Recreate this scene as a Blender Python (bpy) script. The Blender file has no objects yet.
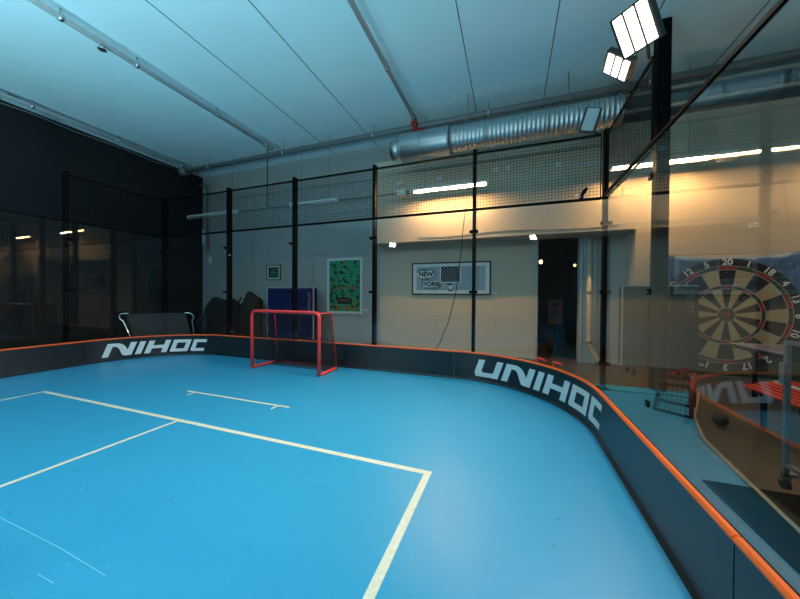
import bpy, bmesh, math, random
from mathutils import Vector, Matrix
from math import sin, cos, pi, radians
random.seed(7)
S = bpy.context.scene
C = S.collection

# ------------------------------------------------------------------ materials
def srgb(r, g, b):
    f = lambda c: c / 12.92 if c <= .04045 else ((c + .055) / 1.055) ** 2.4
    return (f(r / 255), f(g / 255), f(b / 255), 1)

def mat(name, col, rough=.5, metal=0, var=0., scale=6., bump=0., spec=.5, coat=0.):
    m = bpy.data.materials.new(name); m.use_nodes = True
    n = m.node_tree.nodes; l = m.node_tree.links
    b = n['Principled BSDF']
    b.inputs['Base Color'].default_value = col
    b.inputs['Roughness'].default_value = rough
    b.inputs['Metallic'].default_value = metal
    b.inputs['Specular IOR Level'].default_value = spec
    b.inputs['Coat Weight'].default_value = coat
    tc = n.new('ShaderNodeTexCoord'); nz = n.new('ShaderNodeTexNoise')
    nz.inputs['Scale'].default_value = scale; nz.inputs['Detail'].default_value = 6
    l.new(tc.outputs['Object'], nz.inputs['Vector'])
    mx = n.new('ShaderNodeMix'); mx.data_type = 'RGBA'
    v = max(var, .04)
    mx.inputs[6].default_value = tuple(c * (1 - v) for c in col[:3]) + (1,)
    mx.inputs[7].default_value = tuple(min(1, c * (1 + v)) for c in col[:3]) + (1,)
    l.new(nz.outputs['Fac'], mx.inputs[0]); l.new(mx.outputs[2], b.inputs['Base Color'])
    if bump:
        bp = n.new('ShaderNodeBump'); bp.inputs['Strength'].default_value = bump; bp.inputs['Distance'].default_value = .01
        l.new(nz.outputs['Fac'], bp.inputs['Height']); l.new(bp.outputs['Normal'], b.inputs['Normal'])
    return m

def emit(name, col, strength):
    m = bpy.data.materials.new(name); m.use_nodes = True
    n = m.node_tree.nodes; n.clear()
    e = n.new('ShaderNodeEmission'); o = n.new('ShaderNodeOutputMaterial')
    e.inputs[0].default_value = col; e.inputs[1].default_value = strength
    m.node_tree.links.new(e.outputs[0], o.inputs[0])
    return m

def glass(name, tint, ior=1.5, boost=1.0):
    m = bpy.data.materials.new(name); m.use_nodes = True
    n = m.node_tree.nodes; l = m.node_tree.links; n.clear()
    o = n.new('ShaderNodeOutputMaterial'); mx = n.new('ShaderNodeMixShader')
    ge = n.new('ShaderNodeNewGeometry'); dt = n.new('ShaderNodeVectorMath'); dt.operation = 'DOT_PRODUCT'
    l.new(ge.outputs['Normal'], dt.inputs[0]); l.new(ge.outputs['Incoming'], dt.inputs[1])
    ab = n.new('ShaderNodeMath'); ab.operation = 'ABSOLUTE'; l.new(dt.outputs['Value'], ab.inputs[0])
    om = n.new('ShaderNodeMath'); om.operation = 'SUBTRACT'; om.inputs[0].default_value = 1; l.new(ab.outputs[0], om.inputs[1])
    pw = n.new('ShaderNodeMath'); pw.operation = 'POWER'; pw.inputs[1].default_value = 4.5; l.new(om.outputs[0], pw.inputs[0])
    f = n.new('ShaderNodeMath'); f.operation = 'MULTIPLY_ADD'; f.inputs[1].default_value = .96; f.inputs[2].default_value = .03; l.new(pw.outputs[0], f.inputs[0])
    t = n.new('ShaderNodeBsdfTransparent'); t.inputs[0].default_value = tint
    g = n.new('ShaderNodeBsdfGlossy'); g.inputs['Roughness'].default_value = 0.0
    g.inputs[0].default_value = (1, 1, 1, 1)
    k = n.new('ShaderNodeMath'); k.operation = 'MULTIPLY'; k.inputs[1].default_value = boost; k.use_clamp = True
    l.new(f.outputs[0], k.inputs[0]); l.new(k.outputs[0], mx.inputs[0])
    l.new(t.outputs[0], mx.inputs[1]); l.new(g.outputs[0], mx.inputs[2]); l.new(mx.outputs[0], o.inputs[0])
    return m

def floor_mat():
    m = mat('sports_floor_blue', (.026, .27, .465, 1), .38, spec=.45)
    n = m.node_tree.nodes; l = m.node_tree.links; b = n['Principled BSDF']
    tc = n.new('ShaderNodeTexCoord')
    big = n.new('ShaderNodeTexNoise'); big.inputs['Scale'].default_value = .9; big.inputs['Detail'].default_value = 5
    l.new(tc.outputs['Object'], big.inputs['Vector'])
    mp = n.new('ShaderNodeMapping'); mp.inputs['Rotation'].default_value = (0, 0, .9); mp.inputs['Scale'].default_value = (4, 34, 1)
    l.new(tc.outputs['Object'], mp.inputs['Vector'])
    sc = n.new('ShaderNodeTexNoise'); sc.inputs['Scale'].default_value = 1.0; sc.inputs['Detail'].default_value = 8; sc.inputs['Distortion'].default_value = 1.4
    l.new(mp.outputs[0], sc.inputs['Vector'])
    r1 = n.new('ShaderNodeValToRGB'); r1.color_ramp.elements[0].color = (.025, .262, .455, 1); r1.color_ramp.elements[1].color = (.032, .292, .49, 1)
    l.new(big.outputs['Fac'], r1.inputs[0])
    r2 = n.new('ShaderNodeValToRGB'); r2.color_ramp.elements[0].position = .64; r2.color_ramp.elements[1].position = .76
    r2.color_ramp.elements[0].color = (0, 0, 0, 1); r2.color_ramp.elements[1].color = (.35, .35, .35, 1)
    l.new(sc.outputs['Fac'], r2.inputs[0])
    mx = n.new('ShaderNodeMix'); mx.data_type = 'RGBA'; mx.inputs[7].default_value = (.10, .42, .62, 1)
    l.new(r2.outputs[0], mx.inputs[0]); l.new(r1.outputs[0], mx.inputs[6])
    # small dark scuffs
    sp = n.new('ShaderNodeTexNoise'); sp.inputs['Scale'].default_value = 7; sp.inputs['Detail'].default_value = 3; sp.inputs['Distortion'].default_value = 2
    l.new(tc.outputs['Object'], sp.inputs['Vector'])
    r3 = n.new('ShaderNodeValToRGB'); r3.color_ramp.elements[0].position = .715; r3.color_ramp.elements[1].position = .745
    r3.color_ramp.elements[0].color = (0, 0, 0, 1); r3.color_ramp.elements[1].color = (.6, .6, .6, 1)
    l.new(sp.outputs['Fac'], r3.inputs[0])
    m2 = n.new('ShaderNodeMix'); m2.data_type = 'RGBA'; m2.inputs[7].default_value = (.015, .12, .22, 1)
    l.new(r3.outputs[0], m2.inputs[0]); l.new(mx.outputs[2], m2.inputs[6])
    l.new(m2.outputs[2], b.inputs['Base Color'])
    bp = n.new('ShaderNodeBump'); bp.inputs['Strength'].default_value = .05; bp.inputs['Distance'].default_value = .01
    l.new(sc.outputs['Fac'], bp.inputs['Height']); l.new(bp.outputs[0], b.inputs['Normal'])
    return m

M = dict(
    blue=floor_mat(), scratch=mat('floor_scratch', (.12, .42, .60, 1), .5), weave=mat('woven_grey', (.045, .05, .055, 1), .5), faint=mat('faint_lettering', (.16, .165, .16, 1), .5),
    line=mat('line_paint_cream', (.62, .60, .47, 1), .5, var=.2, scale=30),
    brown=mat('brown_floor', (.085, .066, .047, 1), .28, var=.35, scale=5, bump=.05),
    strip=mat('pale_edge_strip', (.30, .27, .21, 1), .45, var=.15),
    ceil=mat('ceiling_bounce_tint', (.64, .84, .92, 1), .8, var=.05, scale=.7),  # white ceiling; the blue floor's bounce light is put into its colour
    seam=mat('ceiling_seam', (.08, .10, .12, 1), .9),
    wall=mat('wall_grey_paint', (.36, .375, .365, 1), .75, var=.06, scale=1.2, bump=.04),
    wallw=mat('wall_warm_lit_paint', (.52, .455, .355, 1), .75, var=.08, scale=1.2, bump=.04),  # same grey paint; the strip lights' warm glow is put into its colour
    black=mat('black_wall', (.004, .0045, .006, 1), .8, var=.3, scale=2),
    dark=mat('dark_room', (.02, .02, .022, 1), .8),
    base=mat('baseboard_white', (.55, .53, .48, 1), .5),
    board=mat('board_black', (.011, .014, .017, 1), .26, var=.35, scale=9, spec=.55),
    boardback=mat('board_back_brown', (.10, .075, .05, 1), .5, var=.3, scale=8),
    orange=mat('rail_orange', (.90, .12, .015, 1), .38, var=.05),
    letter=mat('lettering_white', (.66, .70, .70, 1), .45),
    steel=mat('black_steel', (.003, .0038, .005, 1), .6, var=.2, scale=10, spec=.06),
    glass=glass('clear_glass', (.975, .985, .985, 1)),
    red=mat('goal_red', (.92, .045, .04, 1), .33, var=.08, coat=.3),
    net=mat('black_net', (.008, .008, .01, 1), .8),
    pipe=mat('white_pipe', (.62, .66, .68, 1), .45, var=.06),
    galv=mat('galvanised_steel', (.52, .56, .58, 1), .40, metal=1, var=.16, scale=9),
    grey=mat('grey_metal', (.22, .23, .25, 1), .4, metal=.6),
    greyp=mat('grey_pipe', (.16, .18, .19, 1), .45, var=.1),
    valve=mat('valve_red', (.35, .02, .02, 1), .4),
    white=mat('white_plastic', (.65, .65, .62, 1), .4),
    chrome=mat('chrome', (.75, .76, .78, 1), .15, metal=1),
    navy=mat('table_navy', (.008, .016, .09, 1), .35, var=.1),
    tgrey=mat('table_charcoal', (.016, .018, .018, 1), .45, var=.15),
    purple=mat('table_purple', (.10, .085, .17, 1), .3, var=.05),
    tape=mat('white_edge', (.55, .55, .55, 1), .5),
    rub=mat('rubber_black', (.012, .012, .012, 1), .6),
    mat_=mat('mat_dark', (.008, .007, .006, 1), 1.0, var=.4, scale=60, bump=.4, spec=.05),
    slat=mat('slat_red', (.55, .035, .02, 1), .35), slatw=mat('slat_white', (.62, .56, .42, 1), .4),
    dkred=mat('goal_dark_red', (.16, .006, .012, 1), .35),
    blueb=mat('banner_sky', (.07, .15, .28, 1), .55, var=.5, scale=2.4),
    greenb=mat('banner_grass', (.045, .055, .02, 1), .6, var=.5, scale=5),
    dbk=mat('dart_black', (.012, .013, .016, 1), .5), dcr=mat('dart_cream', (.46, .34, .18, 1), .5, var=.12, scale=14),
    dred=mat('dart_red', (.30, .025, .028, 1), .5), dgr=mat('dart_green', (.018, .05, .025, 1), .5),
    dwire=mat('dart_wire', (.5, .46, .38, 1), .5),
    fwhite=mat('frame_white', (.66, .68, .68, 1), .4), fblack=mat('frame_black', (.01, .01, .012, 1), .4),
    paper=mat('paper_pale', (.76, .77, .74, 1), .6, var=.04), pin=mat('paper_grey', (.36, .42, .46, 1), .6, var=.06),
    ink=mat('ink_black', (.01, .012, .02, 1), .6), inkg=mat('ink_grey', (.16, .17, .18, 1), .6),
    g1=mat('art_green', (.02, .30, .13, 1), .5, var=.3, scale=12), g2=mat('art_deep_green', (.008, .07, .04, 1), .5),
    g3=mat('art_mint', (.04, .34, .19, 1), .5), g4=mat('art_orange', (.32, .11, .02, 1), .5), g5=mat('art_navy', (.01, .015, .03, 1), .5),
    g6=mat('art_yellow', (.30, .25, .03, 1), .5), g7=mat('art_brown', (.10, .05, .03, 1), .5),
    cloth=mat('black_cloth', (.010, .011, .012, 1), .8, var=.3, scale=10, bump=.3), clothb=mat('brown_cloth', (.018, .011, .008, 1), .7, var=.3, scale=10),
    lamp=mat('lamp_housing', (.02, .02, .022, 1), .4), lampglass=mat('lamp_glass_off', (.42, .46, .48, 1), .25),
    led=emit('led_white', (1, .96, .90, 1), 3), ledhot=emit('led_hot', (1, .90, .62, 1), 9),
    tube=emit('tube_warm', (1, .57, .22, 1), 280.0), tubeoff=mat('tube_off', (.62, .66, .66, 1), .4),
    bulb=emit('bulb_orange', (1, .42, .10, 1), 14),
    sign=mat('sign_red_brown', (.10, .035, .025, 1), .6), drain=mat('drain_cream', (.52, .44, .33, 1), .4), col=mat('column_pale', (.40, .45, .46, 1), .6),
)

# ------------------------------------------------------------------ mesh builder
class MB:
    def __init__(s): s.v = []; s.f = []; s.m = []; s.sm = []; s.mi = 0
    def face(s, idx, smooth=False): s.f.append(tuple(idx)); s.m.append(s.mi); s.sm.append(smooth)
    def add(s, vs):
        b = len(s.v); s.v += [Vector(p) for p in vs]; return b
    def hexa(s, p):      # 8 points: bottom loop 0-3, top loop 4-7
        b = s.add(p)
        for q in ((3, 2, 1, 0), (4, 5, 6, 7), (0, 1, 5, 4), (1, 2, 6, 5), (2, 3, 7, 6), (3, 0, 4, 7)): s.face([b + i for i in q])
    def box(s, x0, x1, y0, y1, z0, z1):
        s.hexa([(x0, y0, z0), (x1, y0, z0), (x1, y1, z0), (x0, y1, z0), (x0, y0, z1), (x1, y0, z1), (x1, y1, z1), (x0, y1, z1)])
    def obox(s, c, size, R):
        c = Vector(c); h = [d / 2 for d in size]
        pts = [(-1, -1, -1), (1, -1, -1), (1, 1, -1), (-1, 1, -1), (-1, -1, 1), (1, -1, 1), (1, 1, 1), (-1, 1, 1)]
        s.hexa([c + R @ Vector((a * h[0], b * h[1], d * h[2])) for a, b, d in pts])
    def quad(s, a, b, c, d):
        i = s.add([a, b, c, d]); s.face([i, i + 1, i + 2, i + 3])
    def bevbox(s, x0, x1, y0, y1, z0, z1, w=.01):
        bm = bmesh.new(); bmesh.ops.create_cube(bm, size=1)
        for v in bm.verts: v.co = Vector(((x0 + x1) / 2 + v.co.x * (x1 - x0), (y0 + y1) / 2 + v.co.y * (y1 - y0), (z0 + z1) / 2 + v.co.z * (z1 - z0)))
        bmesh.ops.bevel(bm, geom=bm.edges[:], offset=w, segments=2, affect='EDGES', profile=.5)
        s.frombm(bm)
    def frombm(s, bm, smooth=False, mx=None):
        bm.verts.ensure_lookup_table(); bm.verts.index_update()
        b = s.add([(mx @ v.co) if mx else v.co.copy() for v in bm.verts])
        for f in bm.faces: s.face([b + v.index for v in f.verts], smooth)
        bm.free()
    def tube(s, path, r, n=10, closed=False, caps=True, rx=None):
        P = [Vector(p) for p in path]; k = len(P); rings = []
        up = None
        rr = r if isinstance(r, (list, tuple)) else [r] * k
        for i in range(k):
            if closed: t = P[(i + 1) % k] - P[i - 1]
            else: t = P[min(i + 1, k - 1)] - P[max(i - 1, 0)]
            t.normalize()
            if up is None: up = Vector((0, 0, 1)) if abs(t.z) < .9 else Vector((1, 0, 0))
            a = t.cross(up)
            if a.length < 1e-5: a = t.cross(Vector((0, 1, 0)))
            a.normalize(); b = a.cross(t); b.normalize(); up = b
            rings.append(s.add([P[i] + a * (rr[i] * cos(2 * pi * j / n + pi / n)) + b * (rr[i] * sin(2 * pi * j / n + pi / n)) for j in range(n)]))
        for i in range(k if closed else k - 1):
            A = rings[i]; B = rings[(i + 1) % k]
            for j in range(n): s.face([A + j, A + (j + 1) % n, B + (j + 1) % n, B + j], n > 4)
        if caps and not closed:
            s.face([rings[0] + j for j in range(n)][::-1]); s.face([rings[-1] + j for j in range(n)])
    def cyl(s, a, b, r, n=12): s.tube([a, b], r, n)
    def ball(s, c, r, n=12, sq=(1, 1, 1)):
        bm = bmesh.new(); bmesh.ops.create_uvsphere(bm, u_segments=n, v_segments=max(6, n // 2), radius=r)
        s.frombm(bm, True, Matrix.Translation(c) @ Matrix.Diagonal((*sq, 1)))
    def build(s, name, material, parent=None):
        if parent is None:
            xs = [[p[i] for p in s.v] for i in range(3)]
            org = Vector(((min(xs[0]) + max(xs[0])) / 2, (min(xs[1]) + max(xs[1])) / 2, min(xs[2])))
        else: org = world_of(parent)
        me = bpy.data.meshes.new(name)
        me.from_pydata([p - org for p in s.v], [], s.f)
        ms = material if isinstance(material, (list, tuple)) else [material]
        for q in ms: me.materials.append(q)
        me.polygons.foreach_set('material_index', s.m); me.polygons.foreach_set('use_smooth', s.sm); me.update()
        bm = bmesh.new(); bm.from_mesh(me); bmesh.ops.recalc_face_normals(bm, faces=bm.faces[:]); bm.to_mesh(me); bm.free()
        o = bpy.data.objects.new(name, me); C.objects.link(o)
        if parent is None: o.location = org
        else: o.parent = parent
        return o

def world_of(o):
    p = Vector(o.location)
    while o.parent: o = o.parent; p += Vector(o.location)
    return p
def tag(o, label, cat, group=None):
    o['label'] = label; o['category'] = cat
    if group: o['group'] = group
    return o
def thing(name, label, cat, loc, group=None):
    o = bpy.data.objects.new(name, None); C.objects.link(o); o.location = loc; o.empty_display_size = .1
    return tag(o, label, cat, group)
def struct(mb, name, m):
    o = mb.build(name, m); o['kind'] = 'structure'; return o

def text_mb(txt, size, origin, xdir, ydir, thick=.004, mb=None, align='CENTER', bold=0.0):
    """lettering as thin solid geometry standing in the plane of xdir / ydir"""
    cu = bpy.data.curves.new('t', 'FONT'); cu.body = txt; cu.size = size; cu.extrude = thick / 2; cu.offset = bold; cu.align_x = align; cu.align_y = 'CENTER'
    ob = bpy.data.objects.new('t', cu); C.objects.link(ob)
    dg = bpy.context.evaluated_depsgraph_get(); dg.update()
    me = bpy.data.meshes.new_from_object(ob.evaluated_get(dg))
    bpy.data.objects.remove(ob); bpy.data.curves.remove(cu)
    x = Vector(xdir).normalized(); y = Vector(ydir).normalized(); z = x.cross(y); o = Vector(origin)
    mb = mb or MB()
    b = mb.add([o + x * v.co.x + y * v.co.y + z * v.co.z for v in me.vertices])
    for p in me.polygons: mb.face([b + i for i in p.vertices])
    bpy.data.meshes.remove(me)
    return mb

# ------------------------------------------------------------------ numbers of the place
XL, XR, YB, RC = -8.25, .875, 5.44, 1.82          # rink boards
XGL, XGR, YF = -9.0, 1.33, 5.62                    # glass planes left, right, back
ZG, ZM = 3.05, 4.06                                # top of glass, top of mesh
YW, YS = 8.1, 7.4                                  # back wall, front of the upper wall
ZC = 5.8
# ------------------------------------------------------------------ room shell
b = MB(); b.box(-10.95, 9, -13, 11.3, -.2, 0); struct(b, 'floor', M['brown'])
# blue sports floor with its painted lines
edge = [(1.70, -12), (1.68, 2.58), (1.73, 2.99), (1.79, 3.47), (1.86, 4.0), (2.10, 4.72), (2.72, 5.97)]
b = MB()
poly = [(-9.3, 5.97), (-9.3, -12)] + edge
top = b.add([(x, y, .006) for x, y in poly]); bot = b.add([(x, y, 0.0005) for x, y in poly]); n = len(poly)
b.face(range(top, top + n)); b.face(list(range(bot, bot + n))[::-1])
for i in range(n): b.face([top + i, bot + i, bot + (i + 1) % n, top + (i + 1) % n])
b.mi = 1
def fl(x0, y0, x1, y1, w=.06):
    d = Vector((x1 - x0, y1 - y0, 0)); L = d.length; d.normalize(); p = Vector((-d.y, d.x, 0)) * w / 2
    a = Vector((x0, y0, .0075)); e = Vector((x1, y1, .0075))
    b.quad(a - p, e - p, e + p, a + p)
fl(-6.56, 2.43, -.60, 2.43, .055); fl(-.63, 2.402, -.63, -1.0, .055); fl(-6.53, 2.402, -6.53, -1.0, .055); fl(-3.61, 2.402, -3.61, -3.5, .045)
b.mi = 2
for q in ((-3.4, .955, -2.42, .96), (-2.42, .96, -1.95, .945), (-2.3, .83, -2.15, .83), (-3.05, 1.35, -2.95, 1.27)): fl(*q, .006)
b.mi = 1
fl(-4.59, 3.22, -2.70, 3.22, .04); fl(-4.42, 3.199, -4.42, 3.09, .035); fl(-2.88, 3.199, -2.88, 3.09, .035)
b.mi = 0
o = struct(b, 'floor_sports', [M['blue'], M['line'], M['scratch']])
b = MB(); b.tube([(x + .02, y, .012) for x, y in edge], .02, 6); struct(b, 'trim_1', M['strip'])

b = MB(); b.box(-10.95, 9, -13, 11.3, ZC, ZC + .2)
b.mi = 1
for k in range(-3, 7):
    x = -.80 + 1.43 * k
    if -10.6 < x < 8.9: b.box(x - .008, x + .008, -12.9, YW, ZC - .003, ZC + .002)
struct(b, 'ceiling', [M['ceil'], M['seam']])
b = MB(); b.box(-10.95, -10.75, -13, YW + .2, 0, ZC); struct(b, 'wall_left', M['black'])
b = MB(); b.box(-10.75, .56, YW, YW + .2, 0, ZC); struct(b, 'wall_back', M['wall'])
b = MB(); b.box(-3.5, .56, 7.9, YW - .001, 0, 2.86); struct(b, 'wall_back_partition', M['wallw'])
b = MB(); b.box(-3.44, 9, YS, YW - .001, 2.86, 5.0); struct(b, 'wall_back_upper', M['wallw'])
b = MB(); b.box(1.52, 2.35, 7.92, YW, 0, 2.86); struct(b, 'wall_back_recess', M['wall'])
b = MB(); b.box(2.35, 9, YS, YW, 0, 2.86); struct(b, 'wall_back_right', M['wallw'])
b = MB(); b.box(9, 9.2, -13, 11.3, 0, ZC); struct(b, 'wall_right', M['wall'])
b = MB(); b.box(-10.95, 9.2, -13.2, -13, 0, ZC); struct(b, 'wall_front', M['wall'])
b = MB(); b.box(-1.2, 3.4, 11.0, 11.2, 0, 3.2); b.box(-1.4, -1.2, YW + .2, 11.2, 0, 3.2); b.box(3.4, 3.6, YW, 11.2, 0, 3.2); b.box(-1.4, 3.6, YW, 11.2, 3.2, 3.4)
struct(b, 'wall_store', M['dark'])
b = MB()
b.box(2.35, 9, YS - .015, YS - .0005, 0, .11); b.box(2.335, 2.35, YS - .015, 7.92, 0, .11); b.box(1.80, 2.335, 7.905, 7.9195, 0, .11); b.box(-3.5, .56, 7.885, 7.8995, 0, .10)
struct(b, 'baseboard_back', M['base'])
# doorway frame
b = MB(); b.box(1.455, 1.52, 7.86, 8.1, 0, 2.855); b.box(.561, .60, 7.9, 8.1, 0, 2.855); struct(b, 'door_1', M['col'])

# ------------------------------------------------------------------ ceiling services
def conduit(pts, r, name, label, cat, m, clips=(), group=None, n=10):
    t = thing(name, label, cat, pts[0], group)
    b = MB(); b.tube(pts, r, n); b.build('run', m, t)
    for c in clips:
        b = MB(); c = Vector(c); d = (Vector(pts[-1]) - Vector(pts[0])).normalized()
        b.cyl(c - d * .025, c + d * .025, r * 1.28, 10)
        b.cyl(c, (c.x, c.y, ZC - .001), .009, 6); b.build('hanger_clip', M['galv'], t)
    return t
zp = 5.66
for x, lab, y1 in ((-10.1, 'thin pale ceiling pipe along the black wall on the far left', 6.95), (-6.46, 'pale ceiling pipe over the middle of the court, second from the black wall', 6.95),
                   (-2.18, 'pale ceiling pipe ending at the red valve', 6.9)):
    t = conduit([(x, -8.9, zp), (x, y1, zp)], .042, 'ceiling_pipe', lab, 'pipe', M['pipe'], [(x, y, zp) for y in (2.6, 3.6, 5.2, 6.7)], 'pale ceiling pipes')
    b = MB(); b.cyl((x, 3.1, zp - .10), (x, 3.1, zp - .03), .03, 10); b.cyl((x, 3.1, zp - .11), (x, 3.1, zp - .095), .06, 12); b.build('sprinkler_head', M['galv'], t)
    b = MB(); b.cyl((x, y1 - .12, zp), (x, y1 - .02, zp), .062, 12); b.build('end_coupling', M['galv'], t)
ym, zm = 7.0, 5.52
t = conduit([(-10.3, ym, zm), (8.9, ym, zm)], .068, 'main_pipe', 'long grey main pipe crossing under the ceiling before the back wall', 'pipe', M['greyp'],
            [(x, ym, zm) for x in (-9.0, -6.1, -3.3, -.5, 2.4, 5.2)], n=14)
b = MB(); b.cyl((-10.3, ym, zm), (-10.1, ym, zm), .11, 12); b.cyl((-10.1, ym - .16, zm), (-10.1, ym + .1, zm), .085, 12); b.build('tee_joint', M['greyp'], t)
t = thing('red_valve', 'red valve where the pale pipe meets the grey main pipe', 'valve', (-2.18, 6.93, 5.45))
b = MB(); b.cyl((-2.18, 6.93, 5.66), (-2.18, 6.93, 5.40), .05, 10); b.cyl((-2.18, 6.93, 5.53), (-2.18, 6.86, 5.53), .06, 10); b.cyl((-2.10, 6.86, 5.36), (-2.0, 6.86, 5.36), .04, 8); b.cyl((-2.18, 6.88, 5.38), (-1.98, 6.88, 5.38), .035, 8); vb = b.build('body', M['valve'], t)
b = MB(); b.tube([(-2.18 + .07 * cos(a), 6.86 + .0 * a, 5.53 + .07 * sin(a)) for a in [2 * pi * i / 16 for i in range(16)]], .012, 6, closed=True); b.build('hand_wheel', M['valve'], vb)

t = thing('ventilation_duct', 'big silver spiral ventilation duct hanging before the back wall', 'duct', (-2.8, 6.95, 4.75))
yd, zd = 6.62, 4.86
b = MB(); b.cyl((-2.62, yd, zd - .02), (-2.38, yd, zd - .02), .22, 32); b.build('end_spigot', M['galv'], t)
b = MB(); b.tube([(-2.40, yd, zd), (-2.37, yd, zd), (-1.30, yd, zd), (-1.27, yd, zd)], [.275, .30, .30, .31], 36); b.build('silencer', M['galv'], t)
b = MB()
pts = []; rad = []
x = -1.27
while x < 1.85:
    pts += [(x, yd, zd), (x + .055, yd, zd), (x + .062, yd, zd), (x + .072, yd, zd)]; rad += [.268, .268, .274, .274]; x += .08
b.tube(pts, rad, 32); b.build('spiral_section', M['galv'], t)
for x in (-2.37, -1.9, -1.3, -.52, .62, 1.8):
    b = MB(); r = .305 if x < -1.2 else .285
    b.cyl((x - .015, yd, zd), (x + .015, yd, zd), r, 32); b.build('joint_band', M['galv'], t)
for x in (-.9, 1.0):
    b = MB(); b.cyl((x, yd, zd + .28), (x, yd, ZC - .001), .008, 6); b.build('hanger_rod', M['grey'], t)

# hanging strip lights in one row, half of them dark
def strip_light(x0, x1, lit, label, y=7.0, z=4.0, dropx=None):
    t = thing('strip_light', label, 'strip light', ((x0 + x1) / 2, y, z), 'strip lights along the back wall')
    b = MB(); b.bevbox(x0, x1, y - .05, y + .05, z + .012, z + .05, .006); b.build('housing', M['white'], t)
    b = MB(); b.box(x0, x1, y - .056, y - .048, z - .012, z + .04); b.box(x0, x1, y + .048, y + .056, z - .048, z + .04); b.build('reflector_lip', M['white'], t)
    b = MB(); b.cyl((x0 + .05, y, z - .018), (x1 - .05, y, z - .018), .022, 12); b.build('tube', M['tube'] if lit else M['tubeoff'], t)
    for x in (x0 + .02, x1 - .02):
        b = MB(); b.bevbox(x - .03, x + .03, y - .035, y + .035, z - .05, z + .06, .008); b.build('end_cap', M['white'], t)
    for x in (x0 + .3, x1 - .3):
        b = MB(); b.box(x - .01, x + .01, y + .04, y + .10, z + .03, z + .045); b.cyl((x, y + .095, z + .04), (x, y + .095, ZC), .003, 6); b.build('suspension_wire', M['steel'], t)
    return t
strip_light(-9.95, -7.85, False, 'dark strip light near the black wall, leftmost of the row')
strip_light(-5.85, -4.35, False, 'dark strip light hanging above the framed green picture')
strip_light(-2.25, -.50, True, 'glowing strip light above the long wide picture')
strip_light(1.78, 3.35, True, 'glowing strip light right of the fence corner post')
strip_light(5.2, 6.8, True, 'glowing strip light at the far right end of the row')
t = thing('cable_rail', 'dark cable rail linking the strip lights along the back wall', 'rail', (-6, 7.08, 4.03))
b = MB(); b.box(-7.82, -5.88, 7.06, 7.10, 4.0, 4.04); b.build('rail', M['greyp'], t)
b = MB(); b.box(-4.32, -2.66, 7.06, 7.10, 4.0, 4.03); b.build('rail', M['greyp'], t)
b = MB(); b.cyl((-6.75, 7.08, 4.04), (-6.75, 7.08, ZC - .001), .012, 6); b.build('drop_rod', M['steel'], t)
for x, z, lab in ((-2.52, 4.02, 'white junction box at the left end of the glowing strip light above the wide picture'), (3.60, 4.0, 'white junction box at the right end of the glowing strip light by the corner post')):
    t = thing('junction_box', lab, 'box', (x, 7.08, z))
    b = MB(); b.bevbox(x - .14, x + .10, 7.0, 7.16, z - .08, z + .07, .015); b.build('body', M['white'], t)
    b = MB(); b.cyl((x + .10, 7.08, z - .005), (x + .13, 7.08, z - .005), .07, 14); b.build('end_cap', M['drain'], t)
for x, z, lab in ((-2.72, 4.36, 'small white wall socket above the left end of the glowing strip light'), (-1.67, 4.36, 'small white wall socket above the middle of the glowing strip light'), (-.36, 4.40, 'left of two neighbouring white sockets high on the wall'),
                  (-.09, 4.40, 'right of two neighbouring white sockets high on the wall'), (.93, 4.34, 'small white socket high on the wall beside the fence corner')):
    t = thing('wall_socket', lab, 'socket', (x, YS - .001, z - .05), 'small sockets high on the back wall')
    b = MB(); b.bevbox(x - .06, x + .06, YS - .05, YS - .001, z - .05, z + .05, .008); b.build('body', M['white'], t)
    b = MB(); b.cyl((x, YS - .056, z), (x, YS - .05, z), .03, 12); b.build('face_plate', M['fwhite'], t)
b = MB(); b.tube([(-3.2, YS - .012, 4.24), (-.5, YS - .012, 4.27), (2.0, YS - .012, 4.29), (7, YS - .012, 4.33)], .010, 6)
tag(b.build('wall_cable', M['pipe']), 'thin cable run along the wall under the white sockets', 'cable')
b = MB(); b.tube([(x, YS - .012, 2.98 - .05 * sin((x + 3) * 1.1) ** 2) for x in [-2.2 + .25 * i for i in range(18)]], .007, 6)
tag(b.build('wall_wire', M['greyp']), 'thin sagging wire along the warm wall above the wide picture', 'wire')
for z, lab in ((5.52, 'upper of two thin pipes high on the right back wall'), (5.2, 'lower of two thin pipes high on the right back wall')):
    b = MB(); b.cyl((1.9, YS - .06, z), (8.9, YS - .06, z), .035, 10)
    tag(b.build('wall_pipe', M['drain']), lab, 'pipe', 'thin pipes on the right back wall')
t = thing('downpipe', 'dark thin downpipe on the grey wall beside the black wall corner', 'pipe', (-10.4, 8.0, 3.2))
b = MB(); b.tube([(-10.74, 7.96, 5.45), (-10.46, 7.98, 5.45), (-10.43, 8.0, 5.40), (-10.43, 8.02, 3.25)], .035, 10); b.build('run', M['greyp'], t)
b = MB(); b.cyl((-10.43, 8.02, 3.25), (-10.43, 8.02, 3.10), .05, 10); b.build('end_fitting', M['grey'], t)
b = MB(); b.bevbox(-10.66, -10.58, 8.0, YW - .001, 3.35, 3.85, .02); tag(b.build('wall_tube', M['pipe']), 'short pale vertical tube on the wall beside the dark downpipe', 'tube')
b = MB(); b.bevbox(-10.40, -10.26, 8.03, YW - .001, 2.60, 2.84, .03); tag(b.build('sensor_box', M['fwhite']), 'small white sensor box on the grey wall below the downpipe', 'sensor')
b = MB(); b.tube([(-10.71, -8, 5.74), (-10.71, 2.6, 5.74), (-10.71, 3.2, 5.70), (-10.71, 3.8, 5.735), (-10.71, 4.6, 5.70), (-10.71, 5.6, 5.735), (-10.71, 6.4, 5.70), (-10.71, 7.4, 5.74)], .018, 6)
tag(b.build('wall_conduit', M['greyp']), 'thin conduit along the top edge of the black wall', 'conduit')

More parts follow.
